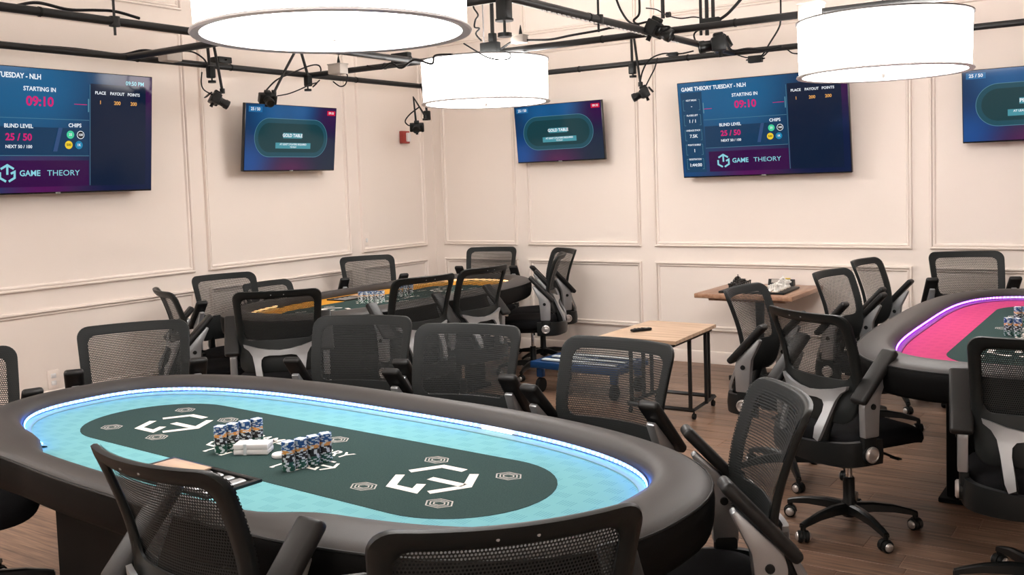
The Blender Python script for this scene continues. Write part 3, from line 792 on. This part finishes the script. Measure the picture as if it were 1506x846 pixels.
# ------------------------------------------------------------------ chips, cards, dealer button
chip_cols = {'blue': (.010,.080,.25), 'orange': (.72,.33,.08), 'black': (.012,.012,.013), 'green': (.010,.085,.055)}
chip_white = mat('chip_white', (.62,.68,.70), .45)
CHIP = {}
CR, CT = .0195, .0034
for cn, cc in chip_cols.items():
    mm = mat('chip_'+cn, cc, .45); b = new(); ns = 24
    lo = [b.verts.new((CR*math.cos(2*PI*k/ns), CR*math.sin(2*PI*k/ns), .0001)) for k in range(ns)]; hi = [b.verts.new((v.co.x, v.co.y, CT)) for v in lo]
    inn = [b.verts.new((v.co.x*.72, v.co.y*.72, CT)) for v in lo]
    b.faces.new(lo[::-1]); b.faces.new(inn).material_index = 1
    for k in range(ns):
        k2 = (k+1) % ns; sp_ = 1 if k % 6 < 2 else 0
        b.faces.new((lo[k],lo[k2],hi[k2],hi[k])).material_index = sp_; b.faces.new((hi[k],hi[k2],inn[k2],inn[k])).material_index = sp_
    CHIP[cn] = fin(b, 'poker_chip', [mm, chip_white], 30)
ORDER = ['green']*8+['black']*7+['orange']*3+['blue']*7
def stack(x, y, z, where, order=ORDER):
    for k, cn in enumerate(order):
        o = link('poker_chip', CHIP[cn]); o.location = (x+random.uniform(-.0006,.0006), y+random.uniform(-.0006,.0006), z+k*(CT+.0001)); o.rotation_euler.z = random.random()*6.28
        tag(o, '%s poker chip in %s' % (cn, where), 'poker chip', '%s poker chips in %s' % (cn, where))
ZF = FZ+.0024
NTH = ('nearest','second nearest','third nearest','farthest')
for k in range(4): stack(3.628+.0105*k, -5.745+.0415*k, ZF, 'the '+NTH[k]+' of the left stacks on the blue table')
for k in range(4): stack(3.974+.0100*k, -5.778+.0415*k, ZF, 'the '+NTH[k]+' of the right stacks on the blue table')
q0 = onz(1483, 494, FZ); q1 = onz(1497, 476, FZ)
for k in range(2): stack(q0.x+.042*k, q0.y-.004*k, ZF, 'the '+('left','right')[k]+' front stack on the pink table')
for k in range(2): stack(q1.x+.042*k, q1.y-.004*k, ZF, 'the '+('left','right')[k]+' rear stack on the pink table')
b = new()
gmats = [MATS['chip_'+c] for c in ('green','black','orange','blue')]+[chip_white]
def gold_stack(x, y):
    for k, cn in enumerate(ORDER):
        mi = ['green','black','orange','blue'].index(cn)
        vs = cyl(b, CR, CR, CT*.96, T(x,y,ZF+k*CT) @ RZ(random.random()*6), 16, mi)
        for i, f in enumerate({f for v in vs for f in v.link_faces}):
            if len(f.verts) == 4 and i % 2: f.material_index = 4
g0 = onz(531, 447, FZ); g1 = onz(580, 437, FZ)
for k in range(5): gold_stack(g0.x+.036*k*.75, g0.y+.036*k*.75)
for k in range(4): gold_stack(g1.x+.03*k, g1.y+.03*k)
o = obj('poker_chip_stacks', b, gmats, None, 30); tag(o, 'far stacks of coloured poker chips on the gold table', 'poker chips', None, 'stuff')
qd = onz(372, 667, FZ)
t = thing('card_deck', 'white deck of playing cards between the chip stacks on the blue table', 'playing cards', (3.722,-5.692,ZF), R(30))
for k, dz in ((0,0),(1,.017)):
    b = new(); box(b, (0,0,dz+.0085), (.112,.062,.0165), bev=.003); obj('pack', b, cardm, t)
b = new(); box(b, (-.018,0,.0170), (.010,.0628,.035)); obj('paper_band', b, chip_white, t, 0)
qb = onz(412, 673, FZ)
t = thing('dealer_button', 'round white dealer button on the dark oval of the blue table', 'dealer button', (qb.x, qb.y, ZF))
b = new(); lathe(b, [(0,0),(.024,0),(.026,.003),(.026,.008),(.024,.011),(0,.011)], 24); obj('disc', b, whitep, t)

# ------------------------------------------------------------------ side table with remote control
t = thing('side_table', 'small wooden top side table on black steel frame with casters', 'table', (3.345, -1.87, 0))
A, B_, Cc = (3.63,-2.25), (3.59,-1.50), (3.09,-1.49)
b = new(); prism(b, [(-.265,-.375),(.285,-.385),(.245,.365),(-.255,.375)], .022, T(0,0,.560)); obj('table_top', b, woodl, t, 0)
b = new()
for x0,y0,x1,y1 in ((-.24,-.34,.25,-.34),(.25,-.34,.22,.33),(.22,.33,-.23,.34),(-.23,.34,-.24,-.34)): tube(b, [(x0,y0,.547),(x1,y1,.547)], .012, 4)
obj('top_frame', b, pipem, t)
for x, y in ((.235,.20),(.20,.33),(.215,-.02),(-.23,.33),(-.235,.02),(-.23,.20)):
    b = new(); box(b, (x,y,.305), (.022,.022,.48), bev=.003); obj('post', b, pipem, t)
b = new()
for x0,y0,x1,y1 in ((-.24,-.02,.235,-.02),(.235,-.02,.20,.43),(.20,.43,-.23,.43),(-.23,.43,-.24,-.02)): tube(b, [(x0,y0,.065),(x1,y1,.065)], .014, 4)
obj('base_frame', b, pipem, t)
for x, y in ((-.235,.0),(.23,.0),(.195,.41),(-.23,.41)):
    b = new(); cyl(b, .020, .020, .018, T(x-.009,y,.020) @ RY(PI/2), 14); cyl(b, .006, .006, .03, T(x,y,.03), 8); obj('caster', b, rubber, t)
P = onz(943, 487, .583)
t = thing('remote_control', 'black remote control lying on the wooden side table', 'remote', (P.x, P.y, .5825), R(60))
b = new(); box(b, (0,0,.010), (.15,.042,.018), bev=.007); obj('body', b, blackp, t)
for k in range(4):
    b = new(); box(b, (-.045+k*.028,0,.020), (.014,.024,.004), bev=.001); obj('button', b, greybox if k == 3 else rubber, t)
# blue platform dolly behind the chairs
P0 = onz(786, 531, .24); 
t = thing('platform_dolly', 'blue plastic platform dolly on the floor behind the chairs', 'dolly', (P0.x+.36, P0.y+.20, 0), R(-2))
b = new(); 
for x0,y0,sx,sy in ((0,-.21,.76,.05),(0,.21,.76,.05),(-.355,0,.05,.40),(.355,0,.05,.40),(0,0,.05,.40),(0,.07,.70,.03),(0,-.07,.70,.03)): box(b, (x0,y0,.215), (sx,sy,.05), bev=.006)
obj('deck', b, bluecart, t)
for k in range(3):  # bright reflections on the deck, modelled as white strips
    b = new(); box(b, (0,-.14+.14*k,.246), (.64,.05,.012), bev=.003); obj('reflection_strip', b, chip_white, t)
for x in (-.32,.32):
    for y in (-.18,.18):
        b = new(); box(b, (x,y,.155), (.05,.05,.08), bev=.008); lg = obj('caster_fork', b, bluecart, t)
        b = new(); cyl(b, .055, .055, .03, T(x-.015,y,.055) @ RY(PI/2), 18); obj('wheel', b, rubber, lg)

# ------------------------------------------------------------------ chess table
t = thing('chess_table', 'square brown wooden pedestal table against the back wall', 'table', (3.52,-.44,0))
b = new(); box(b, (0,0,.685), (.76,.78,.035), bev=.006); obj('table_top', b, woodd, t)
b = new(); box(b, (0,0,.655), (.60,.60,.03), bev=.004); obj('apron', b, woodd, t)
b = new(); lathe(b, [(0,.04),(.05,.04),(.035,.10),(.03,.35),(.035,.60),(.06,.64),(0,.64)], 16); obj('pedestal', b, blackp, t)
b = new()
for k in range(4): box(b, (.13,0,.022), (.26,.06,.042), RZ(PI/4+k*PI/2), bev=.01)
obj('cross_foot', b, blackp, t)
ZB = .7035
brd = thing('chess_board', 'dark chess board on the brown wooden table', 'chess board', (3.55,-.53,ZB), R(3))
b = new(); box(b, (0,0,.008), (.50,.44,.015), bev=.002); obj('board', b, blackp, brd)
sq_l = mat('square_light', (.62,.50,.38), .5); sq_d = mat('square_dark', (.07,.045,.03), .5)
b = new(); box(b, (0,0,.0002), (.05,.05,.0012)); sqL = fin(b, 'square', sq_l, 0); b = new(); box(b, (0,0,.0002), (.05,.05,.0012)); sqD = fin(b, 'square', sq_d, 0)
for i in range(8):
    for j in range(8): link('square', sqL if (i+j) % 2 else sqD, brd, T(-.175+.05*i, -.175+.05*j, .0158))
PROFS = {'pawn': [(0,0),(.014,0),(.014,.006),(.007,.012),(.005,.028),(.009,.030),(.005,.033),(.009,.040),(.007,.047),(0,.049)],
 'rook': [(0,0),(.017,0),(.017,.008),(.010,.014),(.009,.038),(.014,.042),(.014,.054),(.009,.054),(.009,.050),(0,.050)],
 'knight': [(0,0),(.017,0),(.017,.008),(.010,.014),(.009,.025),(.015,.035),(.014,.048),(.008,.060),(0,.063)],
 'bishop': [(0,0),(.017,0),(.017,.008),(.008,.016),(.006,.045),(.011,.048),(.007,.052),(.011,.060),(.006,.072),(.003,.076),(0,.078)],
 'queen': [(0,0),(.019,0),(.019,.009),(.009,.018),(.007,.055),(.013,.059),(.008,.063),(.014,.080),(.008,.083),(.003,.090),(0,.090)],
 'king': [(0,0),(.019,0),(.019,.009),(.009,.018),(.008,.060),(.014,.064),(.009,.068),(.014,.086),(.006,.090),(.0025,.093),(.0025,.104),(0,.104)]}
PM = {}
for k, pr in PROFS.items():
    for cn, mm in (('black', brassm), ('white', ivory)):
        b = new(); lathe(b, pr, 12)
        if k == 'knight': box(b, (.008,0,.052), (.026,.012,.014), RY(R(20)), bev=.003)
        if k == 'king': box(b, (0,0,.099), (.012,.003,.003))
        PM[k, cn] = fin(b, 'chess_'+k, mm, 45)
rowk = ['rook','knight','bishop','queen','king','bishop','knight','rook']
Mb = T(3.55,-.53,ZB) @ RZ(R(3))
for cn, c0, c1 in (('black',0,1),('white',7,6)):
    for j in range(8):
        for col, kd in ((c0, rowk[j]), (c1, 'pawn')):
            o = link('chess_'+kd, PM[kd, cn]); o.location = (Mb @ Vector((-.175+.05*col, -.175+.05*j, .0166)))
            tag(o, '%s chess %s on the board by the back wall' % (cn, kd), 'chess piece', '%s chess %ss' % (cn, kd))
t = thing('chess_clock', 'dark chess clock behind the board on the brown table', 'clock', (3.60,-.16,ZB), R(3))
b = new(); prism(b, [(-.035,0),(.035,0),(.030,.05),(-.012,.055)], .20, T(-.10,0,0) @ Matrix(((0,0,1,0),(1,0,0,0),(0,1,0,0),(0,0,0,1)))); obj('case', b, blackp, t)
b = new(); box(b, (0,-.030,.030), (.15,.004,.028), RX(R(-20)), bev=.001); obj('display', b, greybox, t)
b = new(); box(b, (.03,.005,.058), (.08,.018,.008), bev=.002); obj('lever', b, yellowp, t)

# ------------------------------------------------------------------ overhead pipe grid
PZ = 2.496
def pipe(label, p, q, r=.022, rods=()):
    b = new(); tube(b, [p, q], r, 10); o = obj('overhead_pipe', b, pipem); tag(o, label, 'pipe', 'overhead black pipes')
    for x, y in rods:
        b = new(); tube(b, [(x,y,PZ-.07),(x,y,CEIL-.002)], .007, 8); obj('hanger_rod', b, pipem, o)
        b = new(); cyl(b, .028, .028, .05, T(x,y,PZ-.025), 12); obj('clamp_ring', b, pipem, o)
    n = int((Vector(q)-Vector(p)).length/.9)
    for k in range(1, n):
        c = Vector(p).lerp(Vector(q), k/n+random.uniform(-.02,.02)); b = new(); cyl(b, r+.003, r+.003, .012, T(*c) @ (RX(PI/2) if abs(p[0]-q[0]) < .01 else RY(PI/2)), 10); obj('cable_tie', b, rubber, o)
    return o
RA = onx(168, 27, 1.62); RD = onx(880, 28, 3.48)
pipe('black pipe along the left wall, above its televisions', (.50,RY1+.5,PZ), (.50,-.80,PZ), rods=((.50,-8.5),))
pipe('black pipe along the back wall, above its televisions', (.50,-.80,PZ), (RX1-.5,-.80,PZ), rods=((8.8,-.8),))
pipe('topmost black pipe in the upper left corner of the picture', (1.62,RY1+.5,PZ), (1.62,-2.16,PZ), rods=((1.62,RA.y),))
pipe('short black pipe slanting up behind the largest lamp', (.50,-3.80,PZ), (6.3,-3.80,PZ))
pipe('long black pipe running above the smallest lamp and the right lamp', (.50,-2.16,PZ), (RX1-.5,-2.16,PZ))
pipe('black pipe slanting down from the top middle towards the back wall', (3.48,RY1+.5,PZ), (3.48,-.80,PZ), rods=((3.48,RD.y),))

def dirm(d, upv=(0,0,1)):
    """matrix whose +x points along d"""
    x = Vector(d).normalized(); z = Vector(upv); y = z.cross(x).normalized(); z = x.cross(y)
    return Matrix((x, y, z)).transposed().to_4x4()
def video_camera(label, c, d, s=1.0, upv=(0,0,1), screen=True):
    t = thing('video_camera', label, 'camera'); t.matrix_world = T(*c) @ dirm(d, upv) @ Matrix.Scale(s, 4)
    b = new(); box(b, (-.02,0,0), (.055,.125,.075), bev=.008); box(b, (-.02,0,.045), (.05,.045,.025), bev=.006); box(b, (-.005,.05,-.002), (.06,.03,.07), bev=.01); obj('body', b, blackp, t)
    b = new(); lathe(b, [(0,0),(.030,0),(.031,.015),(.028,.018),(.029,.045),(.033,.05),(.033,.075),(.029,.078),(.024,.070),(0,.066)], 18, T(.005,-.005,0) @ RY(PI/2)); obj('lens', b, blacks, t)
    if screen:
        b = new(); box(b, (-.065,.02,-.02), (.008,.07,.055), RY(R(20)), bev=.002); obj('flip_screen', b, blackp, t)
    b = new(); cyl(b, .012, .010, .03, T(-.02,0,-.065), 10); obj('mount_screw', b, rubber, t)
    return t
def rig(label, pts_main, pts_arm, clamp, knob):
    """clamp on a pipe, upright pole and a jointed arm that carries a camera"""
    t = thing('clamp_arm', label, 'clamp arm'); 
    b = new(); tube(b, pts_main, .011, 8); obj('pole', b, pipem, t)
    b = new(); tube(b, pts_arm, .010, 8); obj('arm', b, pipem, t)
    for p in (pts_arm[0], pts_arm[-1]):
        b = new(); cyl(b, .018, .018, .034, T(*p) @ T(0,0,-.017), 12); obj('joint', b, blackp, t)
    b = new(); box(b, clamp, (.05,.05,.085), bev=.008); obj('clamp', b, blackp, t)
    b = new(); cyl(b, .006, .006, (Vector(clamp)-Vector(knob)).length, T(*knob), 8); cyl(b, .028, .028, .016, T(*knob), 14); obj('clamp_knob', b, blackp, t)
    return t
def PX(x, y, X): return tuple(onx(x, y, X))
def PY(x, y, Y): return tuple(onz(x, y, Y)) if False else tuple(ony(x, y, Y))
# over the left wall pipe
rig('clamp arm on the left wall pipe, nearest the left edge', [PX(304,55,.55),PX(308,96,.55)], [PX(312,55,.60),PX(319,90,.60),PX(327,134,.60)], PX(310,106,.54), PX(312,122,.54))
video_camera('small camera hanging below the left wall pipe between the two televisions', PX(320,147,.62), (.35,.75,-.45))
rig('clamp arm on the left wall pipe above the small television', [PX(441,70,.55),PX(453,112,.55)], [PX(437,70,.60),PX(421,100,.60),PX(403,136,.60)], PX(453,119,.54), PX(453,134,.54))
video_camera('small camera hanging just above the small television on the left wall', PX(394,146,.62), (.80,-.35,-.45))
rig('folded clamp arm hanging left of the smallest lamp', [PY(620,127,-.80),PY(626,150,-.86),PY(628,168,-.90)], [PY(626,172,-.95),PY(608,143,-.95),PY(612,182,-.95)], PY(628,170,-.92), PY(626,177,-.92))
video_camera('small camera hanging beside the red fire alarm', PY(613,188,-.97), (.6,-.75,-.3))
rig('clamp arm on the back wall pipe left of the large television', [PY(928,46,-.84),PY(930,100,-.84)], [PY(931,46,-.90),PY(936,82,-.90),PY(942,124,-.90)], PY(930,101,-.86), PY(931,114,-.86))
video_camera('small camera hanging left of the large back wall television', PY(945,138,-.92), (-.75,-.45,-.35))
video_camera('large camera lying on the pipe crossing, its lens pointing right', PY(966,44,-2.24), (.85,.15,-.45), 1.25, screen=False)
video_camera('large camera on a drop pole, its lens pointing left', PY(1052,66,-1.62), (-.85,-.45,-.12), 1.3)
t = thing('drop_pole', 'twin black drop pole above the large camera', 'pole', PY(1043,30,-1.60))
c0 = Vector(PY(1043,30,-1.60))
for k, (x, r) in enumerate(((1031,.010),(1040,.013),(1049,.012))):
    p0 = Vector(PY(x,52 if k < 2 else 36,-1.60)); b = new(); tube(b, [p0-c0, (p0.x-c0.x, p0.y-c0.y, CEIL-.002-c0.z)], r, 10); obj('tube', b, pipem, t)
b = new(); box(b, Vector(PY(1046,34,-1.60))-c0, (.13,.05,.07), bev=.01); obj('coupling', b, blackp, t)
t = thing('drop_pole', 'short black drop pole left of the twin drop pole', 'pole', PY(974,20,-1.30)); c0 = Vector(PY(974,20,-1.30))
p0 = Vector(PY(975,27,-1.30)); b = new(); tube(b, [p0-c0, (p0.x-c0.x,p0.y-c0.y,CEIL-.002-c0.z)], .014, 10); obj('tube', b, pipem, t)
b = new(); cyl(b, .02, .02, .03, T(*(Vector(PY(980,22,-1.30))-c0)) @ RY(PI/2), 10); obj('thumb_screw', b, blackp, t)
t = thing('control_box', 'black control box on a pole above the smallest lamp', 'box', PY(721,72,-2.24))
b = new(); box(b, (0,0,0), (.135,.06,.088), bev=.006); obj('case', b, blackp, t)
b = new(); tube(b, [(.022,0,.04),(.028,0,CEIL-t.location.z-.002)], .014, 10); obj('pole', b, pipem, t)
b = new(); box(b, (.022,0,.075), (.045,.045,.06), bev=.006); obj('socket', b, blackp, t)
b = new(); box(b, (-.02,-.02,-.052), (.035,.03,.022), bev=.004); obj('blue_plug', b, bluep, t)
t = thing('pipe_clamp', 'black screw clamp hanging from the slanting pipe at the top middle', 'clamp', PX(741,8,3.48))
b = new(); box(b, (0,0,-.02), (.06,.06,.09), bev=.006); obj('jaw', b, blackp, t)
b = new(); cyl(b, .007, .007, .09, T(0,0,-.14), 8); cyl(b, .035, .035, .018, T(0,0,-.150), 16); cyl(b, .045, .045, .010, T(0,0,-.075), 16); obj('screw', b, blackp, t)
def jbox(label, c, size, m=greybox, antenna=True):
    t = thing('junction_box', label, 'box', c); b = new(); box(b, (0,0,0), size, bev=.008); obj('case', b, m, t)
    b = new(); box(b, (0,0,size[2]/2), (size[0]*1.05,size[1]*1.05,.008), bev=.002); obj('lid', b, m, t)
    if antenna:
        b = new(); lathe(b, [(0,0),(.014,0),(.010,.03),(.002,.07),(0,.07)], 10, T(.01,0,size[2]/2)); obj('cable_gland', b, blackp, t)
    return t
jbox('grey junction box with black cone on the pipe above the smallest lamp', PY(764,58,-2.20), (.10,.07,.05))
jbox('grey junction box on the pipe corner right of the small left television', PY(497,102,-2.24), (.13,.09,.075))
jbox('grey junction box at the pipe joint above the large left television', PX(250,84,.60), (.10,.12,.06), antenna=False)
jbox('pale speckled block on the pipe above the right lamp', PY(1193,17,-2.16), (.13,.09,.09), antenna=False)
def brick(label, c, s=(.075,.035,.03)):
    t = thing('power_adapter', label, 'adapter', c); b = new(); box(b, (0,0,0), s, bev=.006); obj('case', b, blackp, t)
    for q in (-1,1):
        b = new(); tube(b, [(q*s[0]/2,0,0),(q*(s[0]/2+.02),0,0)], [.008,.004], 8); obj('strain_relief', b, blackp, t)
brick('black power adapter on a cable left of the large back wall television', PY(990,80,-.90))
brick('black power adapter under the pipe above the large back wall television', PY(1111,87,-.95), (.10,.045,.05))
brick('black power adapter on the left wall pipe near the left clamp arm', PX(325,89,.46), (.10,.12,.045))
brick('black hub box on the pipe under the largest lamp', PY(590,86,-2.22), (.16,.05,.08))
def cable(label, pts, r=.005):
    b = new(); tube(b, spline(pts, 7), r, 6); o = obj('cable', b, cablem); tag(o, label, 'cable', 'black cables on the pipe grid')
cable('black cable lying along the topmost left pipe', [PX(x,y,1.60) for x,y in ((20,9),(55,4),(100,14),(140,15),(170,17),(205,27))], .008)
cable('black cable bundle along the left wall pipe', [PX(x,y,.47) for x,y in ((60,68),(110,72),(150,77),(180,80),(210,74),(235,77))], .009)
cable('black cable arcing down from the short slanting pipe', [PX(x,y,.56) for x,y in ((268,75),(285,77),(300,87),(306,98))], .006)
cable('black cable looping below the left small camera', [PX(x,y,.62) for x,y in ((297,106),(296,122),(300,132),(312,139),(320,140))], .005)
cable('black cable looping over the left wall pipe by the small television', [PX(x,y,.56) for x,y in ((384,142),(405,119),(428,108),(455,97),(468,96),(472,103),(468,112))], .006)
cable('black cable from the camera above the small left television', [PX(x,y,.62) for x,y in ((408,141),(424,138),(440,132),(455,125),(466,122),(460,128),(470,118))], .005)
cable('black cable looping under the pipe corner', [PY(x,y,-2.2) for x,y in ((490,120),(500,127),(508,124),(511,112),(508,107))], .005)
cable('black cable bundle on the pipe under the largest lamp', [PY(x,y,-2.53) for x,y in ((540,97),(560,101),(575,93),(590,100),(610,88),(635,94),(640,82),(665,80))], .008)
cable('black cable hooked to the folded arm beside the fire alarm', [PY(x,y,-.96) for x,y in ((616,158),(603,168),(596,178),(600,184),(606,185))], .006)
cable('black cable with tied loop above the control box', [PY(x,y,-2.3) for x,y in ((695,2),(697,12),(703,22),(699,30),(698,40),(705,42),(700,50),(708,60))], .006)
cable('black cable looping around the control box', [PY(x,y,Y) for x,y,Y in ((682,64,-2.50),(700,75,-2.52),(716,84,-2.54),(735,88,-2.54),(749,86,-2.5),(750,79,-2.4),(738,75,-2.25))], .005)
cable('black cable along the pipe right of the control box', [PY(x,y,-2.18) for x,y in ((737,72),(757,60),(780,59),(810,58),(840,52),(880,45),(900,41),(930,40))], .008)
cable('grey black cable lying on the slanting top pipe', [PX(x,y,3.46) for x,y in ((842,22),(865,24),(885,32),(905,36),(925,40))], .008)
cable('black cable hanging down to the pipe crossing', [PY(x,y,-2.1) for x,y in ((905,-5),(913,15),(925,32),(940,38))], .007)
cable('black tangled cable over the pipe crossing camera', [PY(x,y,-2.3) for x,y in ((940,-5),(940,20),(932,30),(938,35),(955,32),(968,38),(985,40),(972,48))], .007)
cable('black cable sagging between the drop poles', [PY(x,y,-1.4) for x,y in ((950,12),(965,14),(980,22),(1000,27),(1020,25),(1033,27))], .005)
cable('black cable from the small hanging camera up to the back wall pipe', [PY(x,y,-.88) for x,y in ((941,124),(945,105),(955,88),(975,79),(1000,79),(1020,75))], .006)
cable('black thin cable tied to the hanging camera left of the clock', [PY(x,y,-.90) for x,y in ((948,130),(957,112),(963,100),(967,85))], .005)
cable('black cable curling beside the twin drop pole', [PY(x,y,-1.5) for x,y in ((1030,42),(1021,50),(1023,60),(1030,65),(1040,62))], .006)
cable('black cable sweeping up from the twin drop pole', [PY(x,y,-1.6) for x,y in ((1050,34),(1068,22),(1080,10),(1092,-4))], .010)
cable('black cable bundle hanging behind the large camera', [PY(x,y,-1.5) for x,y in ((1055,52),(1066,52),(1072,70),(1080,75),(1100,72),(1125,73),(1150,68))], .010)
cable('black cable dropping to the adapter above the large back wall television', [PY(x,y,-1.0) for x,y in ((1148,-5),(1148,28),(1145,42),(1133,62),(1122,80),(1115,85))], .006)
cable('black cable sagging beneath the back wall pipe by the right lamp', [PY(x,y,-.9) for x,y in ((1085,81),(1100,85),(1120,84),(1135,72),(1155,72),(1165,78),(1175,79))], .005)
# light tape under the slanting pipe
pd = [o for o in bpy.data.objects if o.name == 'overhead_pipe.005'][0]
b = new()
for k in range(34): box(b, (3.48, -3.45+.05*k, PZ-.0245), (.014,.030,.005))
o = obj('light_tape', b, whitep, pd, 0); o['kind'] = 'stuff'
